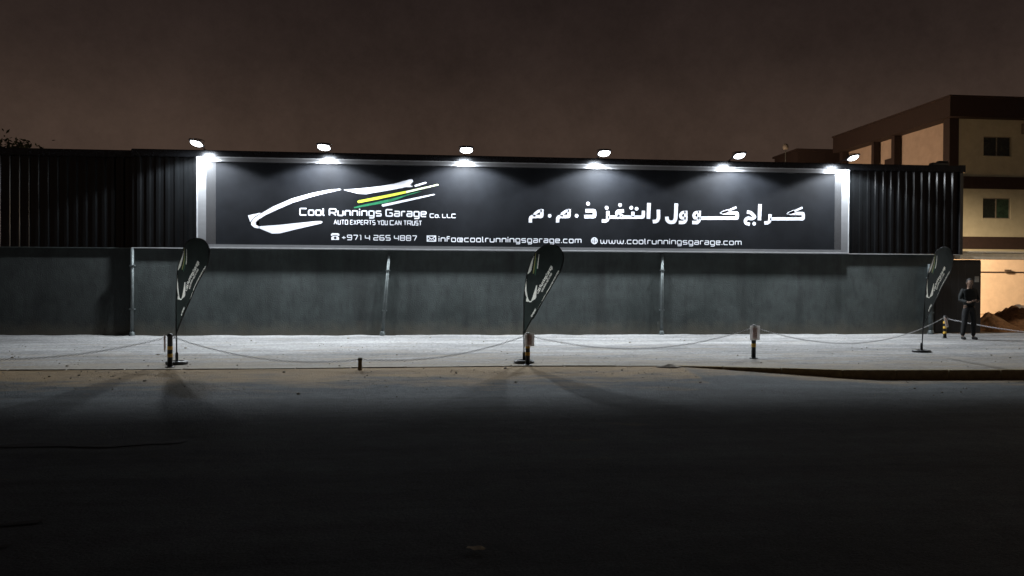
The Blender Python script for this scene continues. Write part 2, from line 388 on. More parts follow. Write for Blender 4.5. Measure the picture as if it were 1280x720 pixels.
# ---------------------------------------------------------------- boundary wall
TOPZ, MIDZ = 5.17, 2.46
XL, XR = W(166, 360).x, W(1196, 360).x
XW = W(1168, 360).x                       # masonry ends a little before the cladding
def clad_panel(w, h, pitch=.25, depth=.045):
    bm = B(); pr = []; x = 0
    while x < w - .01:
        pr += [(x, 0), (x + .11, 0), (x + .14, -depth), (x + .22, -depth)]; x += pitch
    pr.append((w, 0)); f = [[bm.verts.new((a, b, z)) for a, b in pr] for z in (0, h)]; q = [[bm.verts.new((a, b + .006, z)) for a, b in pr] for z in (0, h)]
    for i in range(len(pr) - 1):
        bm.faces.new((f[0][i], f[0][i + 1], f[1][i + 1], f[1][i])); bm.faces.new((q[0][i], q[1][i], q[1][i + 1], q[0][i + 1]))
    return bm
def wall(name, label, x0, x1, yoff, plaster, xm=None):
    t = thing(name, label, 'wall', ((x0 + x1) / 2, 0, 0)); cx = (x0 + x1) / 2; xm = xm or x1
    bm = B(); n = int((xm - x0) * 4); v = []
    box(bm, x0 - cx, xm - cx, yoff, yoff + .22, -.25, MIDZ - .01); bmesh.ops.subdivide_edges(bm, edges=bm.edges[:], cuts=8, use_grid_fill=True)
    obj('masonry', bm, plaster, t)
    me = None; x = x0
    while x < x1 - .05:
        w = min(1.0, x1 - x)
        if w < .999 or me is None:
            o = obj('cladding_panel', clad_panel(w, TOPZ - .09 - MIDZ), 'cladding', t)
            if w > .999: me = o.data
        else: o = obj('cladding_panel', None, None, t, me=me)
        o.location = (x - cx, yoff - .03 - random.uniform(0, .004), MIDZ); o.rotation_euler = (random.uniform(-.002, .002), 0, 0)
        x += 1.0
    bm = B(); box(bm, x0 - cx, x1 - cx, yoff - .13, yoff + .25, TOPZ - .2, TOPZ); bevel(bm, .015, 2); obj('coping', bm, 'coping', t)
    bm = B(); box(bm, x0 - cx, x1 - cx, yoff - .105, yoff - .002, MIDZ - .022, MIDZ - .004); obj('drip_edge', bm, 'trim_steel' if yoff == 0 else 'galvanised', t)
    bm = B(); box(bm, x0 - cx, x1 - cx, yoff + .03, yoff + .18, MIDZ + .005, TOPZ - .21)
    obj('back_rail', bm, 'black_paint', t)
    return t
wall('boundary_wall', 'long grey plastered wall with black corrugated cladding carrying the big sign', XL, XR, 0, 'plaster', xm=XW)
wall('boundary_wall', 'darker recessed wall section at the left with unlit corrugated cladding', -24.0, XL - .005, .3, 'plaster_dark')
# stop end of the cladding
t = thing('end_post', 'dark steel post closing the right end of the corrugated cladding', 'post', (XR + .06, 0, 0))
bm = B(); box(bm, -.055, .055, -.1, .16, 2.45, TOPZ - .21); bevel(bm, .006); obj('shaft', bm, 'black_paint', t)
bm = B(); box(bm, -.09, .09, -.14, .26, TOPZ - .205, TOPZ + .02); obj('cap', bm, 'coping', t)
bm = B(); p0, p1 = W(1164, 205), W(1186, 200)
t = thing('cable_box', 'small dark box on top of the wall near its right end', 'box', ((p0.x + p1.x) / 2, .05, TOPZ))
bm = B(); box(bm, -.28, .28, -.1, .1, 0.002, .10); bevel(bm, .02); obj('case', bm, 'black_paint', t)
bm = B(); box(bm, -.05, .28, -.08, .08, .101, .16); bevel(bm, .02); obj('lid', bm, 'black_paint', t)

# drain pipes on the wall
def pipe(xt, yt, xb, yb, label, r=.045):
    a = W(xt, yt, -.07); b = W(xb, yb, -.09); a.z = min(a.z, MIDZ - .03); b.z = 0.03
    t = thing('drain_pipe', label, 'pipe', b, group='pipes standing against the wall')
    bm = B(); tube(bm, [(0, 0, 0), a - b], r, 12); obj('shaft', bm, 'galvanised', t, smooth=True)
    for k in (.3, .8):
        c = (a - b) * k; bm = B(); box(bm, c.x - r - .02, c.x + r + .02, c.y - r - .012, -b.y - .002, c.z - .02, c.z + .02); obj('clamp', bm, 'galvanised', t)
    bm = B(); lathe(bm, [(r + .03, -.03), (r + .035, .0), (r + .02, .08), (r + .004, .1)], 12); obj('socket', bm, 'galvanised', t, smooth=True)
pipe(165.5, 302, 165, 421, 'upright grey pipe at the left edge of the lit wall')
pipe(486.5, 318, 478, 419, 'leaning grey pipe under the logo end of the sign')
pipe(828, 318, 827, 418, 'upright grey pipe below the arabic lettering')
pipe(1162, 330, 1163.5, 418, 'upright dull pipe behind the rightmost feather banner', r=.06)

# ---------------------------------------------------------------- the sign
SX0, SX1 = W(246, 250, -.16).x, W(1061, 265, -.16).x
SZ0, SZ1 = 2.455, 4.985
sign = thing('billboard', 'long black billboard with white garage lettering in a silver frame', 'sign', ((SX0 + SX1) / 2, -.05, SZ0))
SO = sign.location
def so(name, bm, m, smooth=False):
    bmesh.ops.translate(bm, verts=bm.verts[:], vec=-SO); return obj(name, bm, m, sign, smooth)
YF, YP = -.17, -.12                        # frame front, panel face
WL, WR, WT, WB = .50, .43, .15, .11        # visible frame widths
bm = B(); box(bm, SX0 + .01, SX1 - .01, YP, -.085, SZ0 + .01, SZ1 - .01); so('face_panel', bm, 'sign_black')
bm = B(); r = .025
for a in ((SX0, SX0 + r, SZ0, SZ1), (SX1 - r, SX1, SZ0, SZ1), (SX0 + r, SX1 - r, SZ1 - r, SZ1), (SX0 + r, SX1 - r, SZ0, SZ0 + r)):
    box(bm, a[0], a[1], YF - .012, -.10, a[2], a[3])
so('edge_trim', bm, 'edge_metal')
def ring(bm, o, i, yo, yi):                # o/i = (x0,x1,z0,z1); sloped picture-frame band
    def c(q, y): return [bm.verts.new(p) for p in ((q[0], y, q[2]), (q[1], y, q[2]), (q[1], y, q[3]), (q[0], y, q[3]))]
    a, b = c(o, yo), c(i, yi)
    for k in range(4): bm.faces.new((a[k], a[(k + 1) % 4], b[(k + 1) % 4], b[k]))
o0 = (SX0 + r, SX1 - r, SZ0 + r, SZ1 - r)
o1 = (SX0 + .25, SX1 - .24, SZ0 + .1, SZ1 - .13)
o2 = (SX0 + WL, SX1 - WR, SZ0 + WB, SZ1 - WT)
bm = B(); ring(bm, o0, o1, YF + .004, YF + .002); so('frame_flat', bm, 'aluminium')
bm = B(); ring(bm, o1, o2, YF + .002, YP - .003); so('frame_slope', bm, 'aluminium_inner')
yl = YP - .0005
def sp(px, py): q = W(px, py, YP); return (q.x, q.z)
def px_text(name, s, xa, xb, ya, yb, cap_px, m='vinyl_white', each=False, **k):
    a, b = sp(xa, ya), sp(xb, yb); cap = cap_px * 22.7 / FPX
    bm = B(); wv = k.get('w', .17) * cap / 2
    if each:                               # one object per letter
        bm.free(); gp = .32; adv = 0; pl_ = []
        for ch in s:
            if ch == ' ': adv += .42; continue
            pl_.append((ch, adv)); adv += GL[ch][1] + gp
        x0, x1 = a[0] + wv, b[0] - wv; sc_ = (x1 - x0) / (adv - gp)
        for ch, p_ in pl_:
            bm = B(); text(bm, ch, x0 + p_ * sc_, x0 + (p_ + GL[ch][1]) * sc_, (a[1] + b[1]) / 2 + wv, cap - 2 * wv, yl, **k); so('letter', bm, m)
        return
    text(bm, s, a[0] + wv, b[0] - wv, (a[1] + b[1]) / 2 + wv, cap - 2 * wv, yl, **k); tag(so(name, bm, m), kind='stuff')
px_text('lettering', 'Cool Runnings Garage', 374, 533.5, 269.4, 271.9, 9.8, w=.195, each=True)
px_text('lettering', 'Co. LLC', 537, 570, 272.2, 272.9, 5.6, w=.2)
px_text('lettering', 'AUTO EXPERTS YOU CAN TRUST', 417, 527.5, 280.4, 282.4, 6.2, w=.17, gap=.3, rnd=.08)
px_text('lettering', '+971 4 265 4887', 427, 521.5, 300.2, 301.3, 7.0, w=.175)
px_text('lettering', 'info@coolrunningsgarage.com', 548, 727, 302.2, 304.6, 7.4, w=.18, gap=.36)
px_text('lettering', 'www.coolrunningsgarage.com', 750, 927, 304.9, 306.6, 7.4, w=.16, gap=.34)
# telephone, envelope and globe marks
U = 22.7 / FPX
cx, cz = sp(419, 295.8); bm = B()
plate(bm, [(cx + a * U, cz + b * U) for a, b in ((-4.6, -4), (4.6, -4), (4.6, -1), (2.6, .8), (-2.6, .8), (-4.6, -1))], yl)
plate(bm, [(cx + a * U, cz + b * U) for a, b in ((-5, 1), (-3.2, 1), (-2.6, 2.2), (2.6, 2.2), (3.2, 1), (5, 1), (5, 3), (3.5, 4.2), (-3.5, 4.2), (-5, 3))], yl)
so('telephone_mark', bm, 'vinyl_white')
bm = B(); disc(bm, cx, cz - 1.5 * U, 1.7 * U, 1.5 * U, yl - .0042, .001); so('telephone_dial', bm, 'sign_black')
cx, cz = sp(539.3, 298.2); bm = B()
stroke(bm, [(cx + a * U, cz + b * U) for a, b in ((-5.2, -3.2), (5.2, -3.2), (5.2, 3.2), (-5.2, 3.2))], 1.2 * U, yl, closed=True)
stroke(bm, [(cx + a * U, cz + b * U) for a, b in ((-4.6, 2.6), (0, -.8), (4.6, 2.6))], 1.0 * U, yl, th=.003)
stroke(bm, [(cx + a * U, cz + b * U) for a, b in ((-4.6, -2.6), (-1.5, .2))], .8 * U, yl, th=.0035); stroke(bm, [(cx + a * U, cz + b * U) for a, b in ((4.6, -2.6), (1.5, .2))], .8 * U, yl, th=.0035)
so('envelope_mark', bm, 'vinyl_white')
cx, cz = sp(743, 301); bm = B()
circ = lambda rx, rz: [(cx + rx * U * math.cos(k * math.pi / 8), cz + rz * U * math.sin(k * math.pi / 8)) for k in range(16)]
stroke(bm, circ(3.8, 3.8), 1.1 * U, yl, closed=True); stroke(bm, circ(1.7, 3.6), .8 * U, yl, closed=True, th=.003)
for zz in (-1.6, 0, 1.6): stroke(bm, [(cx - 3.4 * U, cz + zz * U), (cx + 3.4 * U, cz + zz * U)], .7 * U, yl, th=.0035)
so('globe_mark', bm, 'vinyl_white')
# car-outline emblem, as outlines
def z1(pts): return [(300 + a / 8.47, 215 + b / 8.47) for a, b in pts]
def z2(pts): return [(420 + a / 8.0, 215 + b / 8.0) for a, b in pts]
EMB = [
 ('w', z1([(85, 460), (205, 434), (222, 434), (150, 478), (108, 528)])),
 ('w', z1([(198, 597), (150, 588), (120, 562), (116, 535), (150, 487), (228, 436), (350, 366), (550, 280), (750, 225), (900, 195), (1060, 178), (1070, 188), (900, 226), (750, 266), (560, 326), (400, 396), (280, 452), (200, 500), (166, 532), (168, 556), (200, 575)])),
 ('w', z1([(206, 574), (420, 560), (800, 520), (860, 518), (876, 530), (860, 545), (600, 605), (420, 650), (340, 652), (280, 628), (205, 596)])),
 ('w', z2([(75, 178), (300, 158), (450, 140), (580, 118), (650, 98), (740, 74), (764, 76), (772, 92), (742, 128), (770, 134), (765, 150), (700, 150), (560, 178), (400, 205), (300, 222), (220, 218), (150, 200)])),
 ('w', z2([(785, 142), (787, 130), (895, 99), (908, 104), (900, 114), (797, 147)])),
 ('y', z2([(215, 290), (228, 284), (700, 190), (700, 212), (400, 278), (228, 310), (213, 300)])),
 ('p', z2([(702, 190), (1018, 122), (1028, 131), (950, 150), (702, 211)])),
 ('g', z2([(180, 350), (260, 330), (560, 266), (800, 202), (860, 192), (700, 240), (560, 296), (350, 334), (180, 364)])),
 ('w', z2([(460, 324), (980, 219), (990, 227), (900, 250), (470, 348), (457, 338)]))]
VM = {'w': 'vinyl_white', 'y': 'vinyl_yellow', 'p': 'vinyl_pale', 'g': 'vinyl_green'}
for i, (k, pts) in enumerate(EMB):
    bm = B(); plate(bm, [sp(*p) for p in pts], yl, .004 if k != 'g' else .0025); o = so('emblem_stroke', bm, VM[k])
# arabic lettering, traced as strokes
def za(pts): return [sp(640 + a / 6.4, 240 + b / 6.4) for a, b in pts]
def zb(pts): return [sp(830 + a / 6.4, 240 + b / 6.4) for a, b in pts]
T6 = 22.7 / FPX / 6.4
def arab(words, conv):
    for sts, dots in words:
        bm = B()
        for w, pts in sts: stroke(bm, conv(pts), w * T6, yl, r=10 * T6)
        for a, b in dots:
            q = conv([(a, b)])[0]; disc(bm, q[0], q[1], 15 * T6, 15 * T6, yl)
        so('arabic_lettering', bm, 'vinyl_white')
arab([
 ([(27, [(147, 245), (147, 205), (165, 196), (238, 196), (239, 137)]), (22, [(240, 150), (215, 152), (184, 172), (176, 196)])], []),
 ([], [(301, 191)]),
 ([(27, [(365, 245), (365, 205), (383, 196), (456, 196), (457, 137)]), (22, [(458, 150), (433, 152), (402, 172), (394, 196)])], []),
 ([], [(517, 191)]),
 ([(28, [(578, 197), (660, 197), (660, 150), (588, 150)])], [(608, 94)]),
 ([(27, [(718, 232), (752, 232), (766, 220), (767, 152)]), (26, [(767, 201), (1050, 201), (1051, 150)]), (26, [(967, 201), (967, 158)]), (26, [(895, 152), (848, 152), (834, 170), (850, 186), (850, 200)]), (24, [(850, 178), (885, 190)])], [(757, 127), (864, 104), (954, 126), (997, 134)]),
 ([(30, [(1096, 88), (1091, 214)])], []),
 ([(29, [(1171, 142), (1172, 210), (1160, 234), (1126, 238)])], []),
], za)
arab([
 ([(30, [(98, 92), (93, 215), (80, 240), (45, 243), (24, 225), (22, 198)])], []),
 ([(28, [(174, 150), (174, 225), (160, 244), (118, 243)]), (24, [(174, 160), (142, 166), (130, 186), (136, 208), (174, 210)])], []),
 ([(28, [(281, 150), (281, 225), (267, 245), (226, 244)]), (24, [(281, 160), (249, 166), (237, 186), (243, 208), (281, 210)]), (27, [(285, 209), (586, 209), (586, 168), (520, 168)]), (25, [(524, 168), (462, 167), (515, 150)]), (15, [(462, 170), (578, 122)])], []),
 ([(26, [(664, 160), (694, 164), (728, 200), (706, 214), (668, 208), (648, 228), (655, 252), (686, 258)])], [(721, 254)]),
 ([(29, [(768, 98), (763, 226)])], []),
 ([(27, [(848, 178), (846, 228), (834, 246), (802, 248)]), (26, [(848, 215), (1114, 215), (1114, 172), (1050, 172)]), (25, [(1054, 172), (996, 171), (1045, 154)]), (15, [(992, 174), (1108, 125)])], []),
], zb)

# ---------------------------------------------------------------- floodlights
LAMPS = [(246, 178.5, -26, 'leftmost floodlight, above the silver left end of the sign'), (405, 183.5, -12, 'floodlight on the wall top above the white logo'),
         (583, 187, 0, 'floodlight above the middle of the sign, just left of centre'), (755, 191, 8, 'floodlight above the left part of the arabic lettering'),
         (924, 194, 16, 'floodlight above the right part of the arabic lettering'), (1066, 196.5, 24, 'rightmost floodlight, above the right end of the sign frame')]
TILT = 24
for px, py, yaw, lab in LAMPS:
    q = W(px, py, -.78)
    t = thing('floodlight', lab, 'floodlight', (q.x, 0, TOPZ), 0, 'floodlights along the top of the wall')
    h = Vector((0, -.78, q.z - TOPZ))
    bm = B(); tube(bm, [(0, .06, .02), (0, -.1, .05), (0, -.62, h.z + .05), (0, -.70, h.z + .05)], .016, 8); obj('arm', bm, 'lamp_case', t, smooth=True)
    bm = B(); box(bm, -.06, .06, .0, .14, .002, .03); bevel(bm, .004); obj('foot_plate', bm, 'lamp_case', t)
    hd = Matrix.Translation(h) @ Matrix.Rotation(R(yaw * .5), 4, 'Z') @ Matrix.Rotation(R(-TILT), 4, 'X') @ Matrix.Rotation(R(-yaw * .5), 4, 'Y')
    def head(bm): bmesh.ops.transform(bm, matrix=hd, verts=bm.verts[:]); return bm
    bm = B(); box(bm, -.18, .18, -.13, .13, .0, .035); bevel(bm, .012)
    for k in range(9): box(bm, -.16 + k * .04 - .004, -.16 + k * .04 + .004, -.11, .11, .035, .05)
    for a in ((-.18, -.165, -.13, .13), (.165, .18, -.13, .13), (-.165, .165, -.13, -.115), (-.165, .165, .115, .13)): box(bm, *a, -.018, .0)
    obj('housing', head(bm), 'lamp_case', t)
    bm = B(); bmesh.ops.create_uvsphere(bm, u_segments=20, v_segments=12, radius=1); bmesh.ops.delete(bm, geom=[v for v in bm.verts if v.co.z > .01], context='VERTS')
    for v in bm.verts: v.co = (v.co.x * .17 * (1 + .12 * abs(v.co.y)), v.co.y * .125, v.co.z * .07 - .015)
    obj('lens', head(bm), 'lamp_glow', t, smooth=True)
    bm = B(); tube(bm, [(-.19, 0, .02), (-.2, 0, .09), (-.1, 0, .12), (.1, 0, .12), (.2, 0, .09), (.19, 0, .02)], .009, 6); obj('yoke', head(bm), 'lamp_case', t)
    ld = bpy.data.lights.new('flood_beam', 'SPOT'); ld.energy = FLOOD_W; ld.color = (.88, .94, 1.0)
    ld.spot_size = R(142); ld.spot_blend = .14; ld.shadow_soft_size = .13
    lo = bpy.data.objects.new('flood_beam', ld); C.objects.link(lo); lo.parent = t
    lo.location = hd @ Vector((0, 0, -.16)); lo.rotation_euler = (R(3.5), 0, 0)      # reflector beam, cut off sharply towards the road
    ld = bpy.data.lights.new('flood_spill', 'AREA'); ld.shape = 'RECTANGLE'; ld.size = .3; ld.size_y = .2; ld.energy = GLOW_W; ld.color = (.90, .95, 1.0)
    lo = bpy.data.objects.new('flood_spill', ld); C.objects.link(lo); lo.parent = t; lo.location = hd @ Vector((0, .03, -.12)); lo.rotation_euler = (R(2), 0, 0)

# ---------------------------------------------------------------- bollards, stump, chains
def bollard(p, hgt, label, paper=None, tone='paper', bands=(.30, .52)):
    t = thing('bollard', label, 'bollard', p, group='chained bollards along the pavement edge'); r = .045
    bm = B(); lathe(bm, [(r, .0), (r, hgt - .06), (r + .008, hgt - .055), (r + .008, hgt - .03), (r * .7, hgt - .006), (.01, hgt)], 16); obj('post', bm, 'black_paint', t, smooth=True)
    for k, b in enumerate(bands):
        bm = B(); lathe(bm, [(r + .002, b * hgt), (r + .003, b * hgt + .002), (r + .003, (b + .1) * hgt), (r + .002, (b + .1) * hgt + .002)], 16); obj('reflective_band', bm, 'band_yellow', t, smooth=True)
    bm = B(); lathe(bm, [(.085, 0.0), (.085, .012), (r + .002, .02)], 16); obj('base_plate', bm, 'black_paint', t)
    bm = B(); tube(bm, [(r + .028 * math.cos(a) + .01, 0, hgt - .07 + .028 * math.sin(a)) for a in [k * math.pi / 4 for k in range(9)]], .006, 6); obj('eyelet', bm, 'chain_steel', t)
    if paper:
        w, z0, z1, rz, dx = paper; bm = B(); n = 6
        for k in range(n):
            a = -w / 2 + w * k / n; b = -w / 2 + w * (k + 1) / n; ca, cb = -.052 - .02 * (a * 8) ** 2 * .5, -.052 - .02 * (b * 8) ** 2 * .5
            vv = [bm.verts.new(q) for q in ((a, ca, z0), (b, cb, z0), (b, cb, z1), (a, ca, z1), (a, ca + .003, z0), (b, cb + .003, z0), (b, cb + .003, z1), (a, ca + .003, z1))]
            for f in ((0, 1, 2, 3), (5, 4, 7, 6), (0, 4, 5, 1), (3, 2, 6, 7)): bm.faces.new([vv[i] for i in f])
        M_ = Matrix.Translation((dx, 0, 0)) @ Matrix.Rotation(rz, 4, 'Z'); bmesh.ops.transform(bm, matrix=M_, verts=bm.verts[:])
        pg = obj('paper_notice', bm, tone, t)
        bm = B(); plate(bm, [(-w * .22, z0 + (z1 - z0) * .12), (w * .22, z0 + (z1 - z0) * .12), (w * .22, z0 + (z1 - z0) * .86), (-w * .22, z0 + (z1 - z0) * .86)], -.058, .001)
        bmesh.ops.transform(bm, matrix=M_, verts=bm.verts[:]); obj('print_patch', bm, 'paper_ink', pg)
    return t
b1, b2, b3, b4 = G(212.5, 459), G(659.5, 456.5), G(942, 448), G(1181, 423)
bollard(b1, .61, 'leftmost bollard, with paper turned edge-on beside the left feather banner', (.17, .28, .58, R(-62), -.035))
bollard(b2, .62, 'bollard wearing a pinkish paper, in front of the middle feather banner', (.19, .36, .60, R(8), .02), tone='paper')
bollard(b3, .70, 'free-standing bollard with white paper, right of centre on the pavement', (.21, .38, .68, R(0), 0), bands=(.34,))
bollard(b4, .66, 'far bollard with yellow bands and tilted white paper by the dark gate', (.12, .3, .62, R(20), .1), bands=(.2, .42, .64))
for o in C.objects:
    if o.name.startswith('paper_notice') and o.parent.name == 'bollard.003': o.rotation_euler = (0, R(-14), 0)
bs = G(450, 461)
t = thing('bollard_stump', 'short brown broken-off post between the two left banners', 'post', bs)
bm = B(); tube(bm, [(0, 0, -.02), (0, 0, .12), (.004, 0, .2)], [.037, .036, .036], 12); obj('shaft', bm, 'stump_wood', t)
bm = B(); lathe(bm, [(.04, .155), (.041, .157), (.041, .185), (.04, .187)], 12); obj('strap', bm, 'black_paint', t)

def chain(a, b, sag, label, m='chain_steel', rw=.0045, lk=.05):
    a, b = Vector(a), Vector(b); n = int((b - a).length * 1.02 / (lk * .82)); bm = B(); d0 = (b - a).normalized()
    def P(s): return a.lerp(b, s) + Vector((0, 0, -4 * sag * s * (1 - s)))
    for i in range(n):
        c = P((i + .5) / n); d = (P((i + 1) / n) - P(i / n)).normalized(); side = d.cross(Vector((0, 0, 1))).normalized()
        if i % 2: side = side.cross(d)
        ring_ = []
        for k in range(8):
            an = k * math.pi / 4; ring_.append(c + d * (lk / 2 * math.cos(an)) + side * (lk * .3 * math.sin(an)))
        up = d.cross(side)
        vs = [[bm.verts.new(q + (q - c).normalized() * rw * u + up * rw * w_) for u, w_ in ((1, 0), (-.5, .87), (-.5, -.87))] for q in ring_]
        for k in range(8):
            for j in range(3): bm.faces.new((vs[k][j], vs[(k + 1) % 8][j], vs[(k + 1) % 8][(j + 1) % 3], vs[k][(j + 1) % 3]))
    o = obj('chain', bm, m); me = o.data; me.transform(Matrix.Translation(-a)); o.location = a
    return tag(o, label, 'chain', 'chains strung between the bollards')
up = lambda p, h: Vector((p.x, p.y, h))
chain(up(b1, .54) + Vector((-.06, 0, 0)), (b1.x - 5.6, b1.y - .1, .5), .36, 'chain sagging left from the leftmost bollard out of the picture')
chain(up(b1, .54) + Vector((.06, 0, 0)), up(bs, .17), .2, 'chain sagging from the left banner bollard to the brown stump')
chain(up(bs, .17), up(b2, .55) + Vector((-.06, 0, 0)), .17, 'chain rising from the brown stump to the middle bollard')
chain(up(b2, .55) + Vector((.06, 0, 0)), up(b3, .63) + Vector((-.06, 0, 0)), .33, 'chain sagging from the middle bollard to the white-paper bollard')
chain(up(b3, .63) + Vector((.06, 0, 0)), up(b4, .58) + Vector((-.06, 0, 0)), .50, 'long chain running back from the white-paper bollard to the far one')
chain(up(b4, .56) + Vector((.06, 0, 0)), (b4.x + 4.2, b4.y - 1.3, .12), .14, 'pale chain hanging right of the far bollard past the person', m='chain_white', rw=.007)

# ---------------------------------------------------------------- feather banners
OUT = [(0, 0), (.008, .52), (.04, 1.0), (.115, 1.34), (.235, 1.60), (.40, 1.735), (.55, 1.765), (.70, 1.71), (.79, 1.56), (.79, 1.44), (.73, 1.26), (.565, .97), (.355, .62), (.15, .28)]
def cat(P, n=4):
    out = []
    for i in range(len(P)):
        a, b, c, d = (Vector(P[(i + k) % len(P)]) for k in (-1, 0, 1, 2))
        for j in range(n if i not in (len(P) - 1,) else 1):
            u = j / n
            out.append(tuple(.5 * ((2 * b) + (c - a) * u + (2 * a - 5 * b + 4 * c - d) * u * u + (3 * b - a - 3 * c + d) * u ** 3)))
    return out
_o = cat(OUT[1:] , 4); OUT = [(0, 0)] + _o; TOPI = max(range(len(OUT)), key=lambda i: OUT[i][1]); TOPV = OUT[TOPI][1]
def banner(p, lean, yaw, scale, label, pole_h=.57, curl=0.0):
    t = thing('feather_banner', label, 'banner', p, yaw, 'black feather banners along the pavement')
    S = scale
    def bend(x, z):                        # cloth bellies a little away from its pole
        return -.03 * math.sin(x * 4) * S + curl * x * x + .012 * math.sin(z * 9 + x * 5) + .016 * noise.noise(Vector((x * 5 + z * 2.5, z * 2, p.x)))
    sh = Matrix.Rotation(lean, 4, 'Y')
    def TR(x, z, y=0): return sh @ Vector((x * S, bend(x, z) + y, pole_h * S + z * S))
    bm = B(); rg = lambda r0, z0: [(r0, z0)]
    lathe(bm, [(.19, .0), (.2, .012), (.2, .04), (.185, .055), (.13, .06), (.12, .045), (.05, .045), (.03, .06)], 28); obj('base_weight', bm, 'black_paint', t, smooth=False)
    bm = B(); lathe(bm, [(.028, .04), (.028, .2), (.018, .22)], 12); obj('spigot', bm, 'black_paint', t, smooth=True)
    pole = [sh @ Vector((0, 0, z)) for z in (.1, .3, .45)] + [TR(a - .006, b) for a, b in OUT[:TOPI + 1]]
    bm = B(); tube(bm, pole, [.013] * 4 + [.009] * TOPI, 8); obj('pole', bm, 'black_paint', t, smooth=True)
    # cloth: rows between left and right edges
    left = OUT[:TOPI + 1]; right = [OUT[0]] + OUT[:TOPI - 1:-1]
    def edge(E, z):
        for (xa, za_), (xb, zb_) in zip(E, E[1:]):
            if za_ <= z <= zb_: return xa + (xb - xa) * (z - za_) / max(1e-6, zb_ - za_)
        return E[-1][0]
    ang = R(64); ca, sa = math.cos(ang), math.sin(ang); k_ = .0052
    def tr(px, py):
        u, v = (px - 312) * k_ * .78, -(py - 288) * k_ * 1.25
        return (.155 + u * ca - v * sa, .60 + u * sa + v * ca)
    tris = []                              # the print, as triangles in the plane of the cloth
    def take(b_, mi):
        bmesh.ops.triangulate(b_, faces=b_.faces[:])
        for f in b_.faces:
            q = [(v.co.x, v.co.z) for v in f.verts]
            if abs((q[1][0] - q[0][0]) * (q[2][1] - q[0][1]) - (q[2][0] - q[0][0]) * (q[1][1] - q[0][1])) > 1e-7: tris.append((q, mi))
        b_.free()
    for k, pts in EMB:
        b_ = B(); plate(b_, [tr(*p_) for p_ in pts], 0, .001); take(b_, 2 if k in 'yp' else (3 if k == 'g' else 1))
    for s_, x0, z0, ln, cp in (('Cool Runnings Garage', .28, .80, .60, .046), ('AUTO EXPERTS YOU CAN TRUST', .36, .83, .42, .026), ('www.coolrunningsgarage.com', .30, .50, .84, .032), ('+971 4 265 4887', .155, .33, .18, .026)):
        b_ = B(); text(b_, s_, 0, ln, 0, cp, 0, w=.24, rnd=0); an = R(61)
        for v in b_.verts:
            u, w_ = v.co.x, v.co.z; v.co = (x0 + u * math.cos(an) - w_ * math.sin(an), v.co.y, z0 + u * math.sin(an) + w_ * math.cos(an))
        take(b_, 1)
    NZ, NX = 300, 130; cell = {}
    zs = [(TOPV - .001) * j / NZ for j in range(NZ + 1)]; ex = [(edge(left, z), edge(right, z)) for z in zs]
    for q, mi in tris:
        j0 = max(0, int(min(p_[1] for p_ in q) / TOPV * NZ) - 1); j1 = min(NZ - 1, int(max(p_[1] for p_ in q) / TOPV * NZ) + 1)
        for j in range(j0, j1 + 1):
            z = (zs[j] + zs[j + 1]) / 2; xa, xb = ex[j]
            xx = []
            for i in range(3):
                (ax, az), (bx_, bz) = q[i], q[(i + 1) % 3]
                if (az - z) * (bz - z) < 0: xx.append(ax + (bx_ - ax) * (z - az) / (bz - az))
            if len(xx) == 2 and xb > xa:
                w0, w1_ = sorted(xx); i0 = (w0 - xa) / (xb - xa) * NX; i1 = (w1_ - xa) / (xb - xa) * NX
                for i in range(max(0, int(i0 + .5)), min(NX, int(i1 + .5))): cell[(j, i)] = mi
    bm = B(); g = []
    for j in range(NZ + 1):
        xa, xb = ex[j]; g.append([bm.verts.new(TR(xa + (xb - xa) * k / NX, zs[j])) for k in range(NX + 1)])
    for j, (a, b) in enumerate(zip(g, g[1:])):
        for k in range(NX):
            if (a[k].co - a[k + 1].co).length < 1e-6 or (b[k].co - b[k + 1].co).length < 1e-6: continue
            bm.faces.new((a[k], a[k + 1], b[k + 1], b[k])).material_index = cell.get((j, k), 0)
    cl = obj('cloth', bm, ['banner_cloth', 'banner_print', 'banner_print_yellow', 'banner_print_green'], t, smooth=True)
    bm = B(); q = [TR(a, b) for a, b in right]; tube(bm, q, .011, 6); obj('hem', bm, 'black_paint', t)
banner(G(221, 455), R(-1), R(-28), 1.0, 'leftmost feather banner, seen turned, in front of the sign corner', curl=.05)
banner(G(655, 453.5), R(-.5), R(-3), .98, 'middle feather banner facing the camera below the web address')
banner(G(1152, 440.5), R(4), R(-81), 1.02, 'rightmost feather banner, dim and turned away near the dark gate', curl=-.12, pole_h=.60)

# ---------------------------------------------------------------- dark gate, gateway and yard
GX0, GX1 = W(1169, 380, .1).x, W(1226, 380, .1).x
t = thing('sheet_gate', 'black sheet metal gate leaf behind the standing person', 'gate', ((GX0 + GX1) / 2, .1, 0))
gw = GX1 - GX0; n = 6; HG = 2.30
for i in range(n):
    bm = B(); a = -gw / 2 + gw * i / n; box(bm, a + .004, a + gw / n - .004, .0, .03, .06, HG - .04); bevel(bm, .005); obj('panel', bm, 'black_paint', t)
bm = B()
for a in ((-gw / 2, gw / 2, .03, .07, HG - .04, HG), (-gw / 2, gw / 2, .031, .07, .03, .08), (-gw / 2, -gw / 2 + .05, .032, .075, .08, HG - .04), (gw / 2 - .05, gw / 2, .032, .075, .08, HG - .04)): box(bm, *a)
obj('gate_frame', bm, 'black_paint', t)
pl = W(1221, 349, .1)
bm = B(); box(bm, -.07, .07, -.012, -.002, -.09, .09); o = obj('name_plate', bm, 'window_frame', t); o.location = (pl.x - t.location.x, 0, min(pl.z, HG - .12))
LX0 = W(1197, 322, .1).x
t = thing('gateway_lintel', 'cream painted lintel over the gate at the right edge', 'beam', (LX0, .1, 2.3))
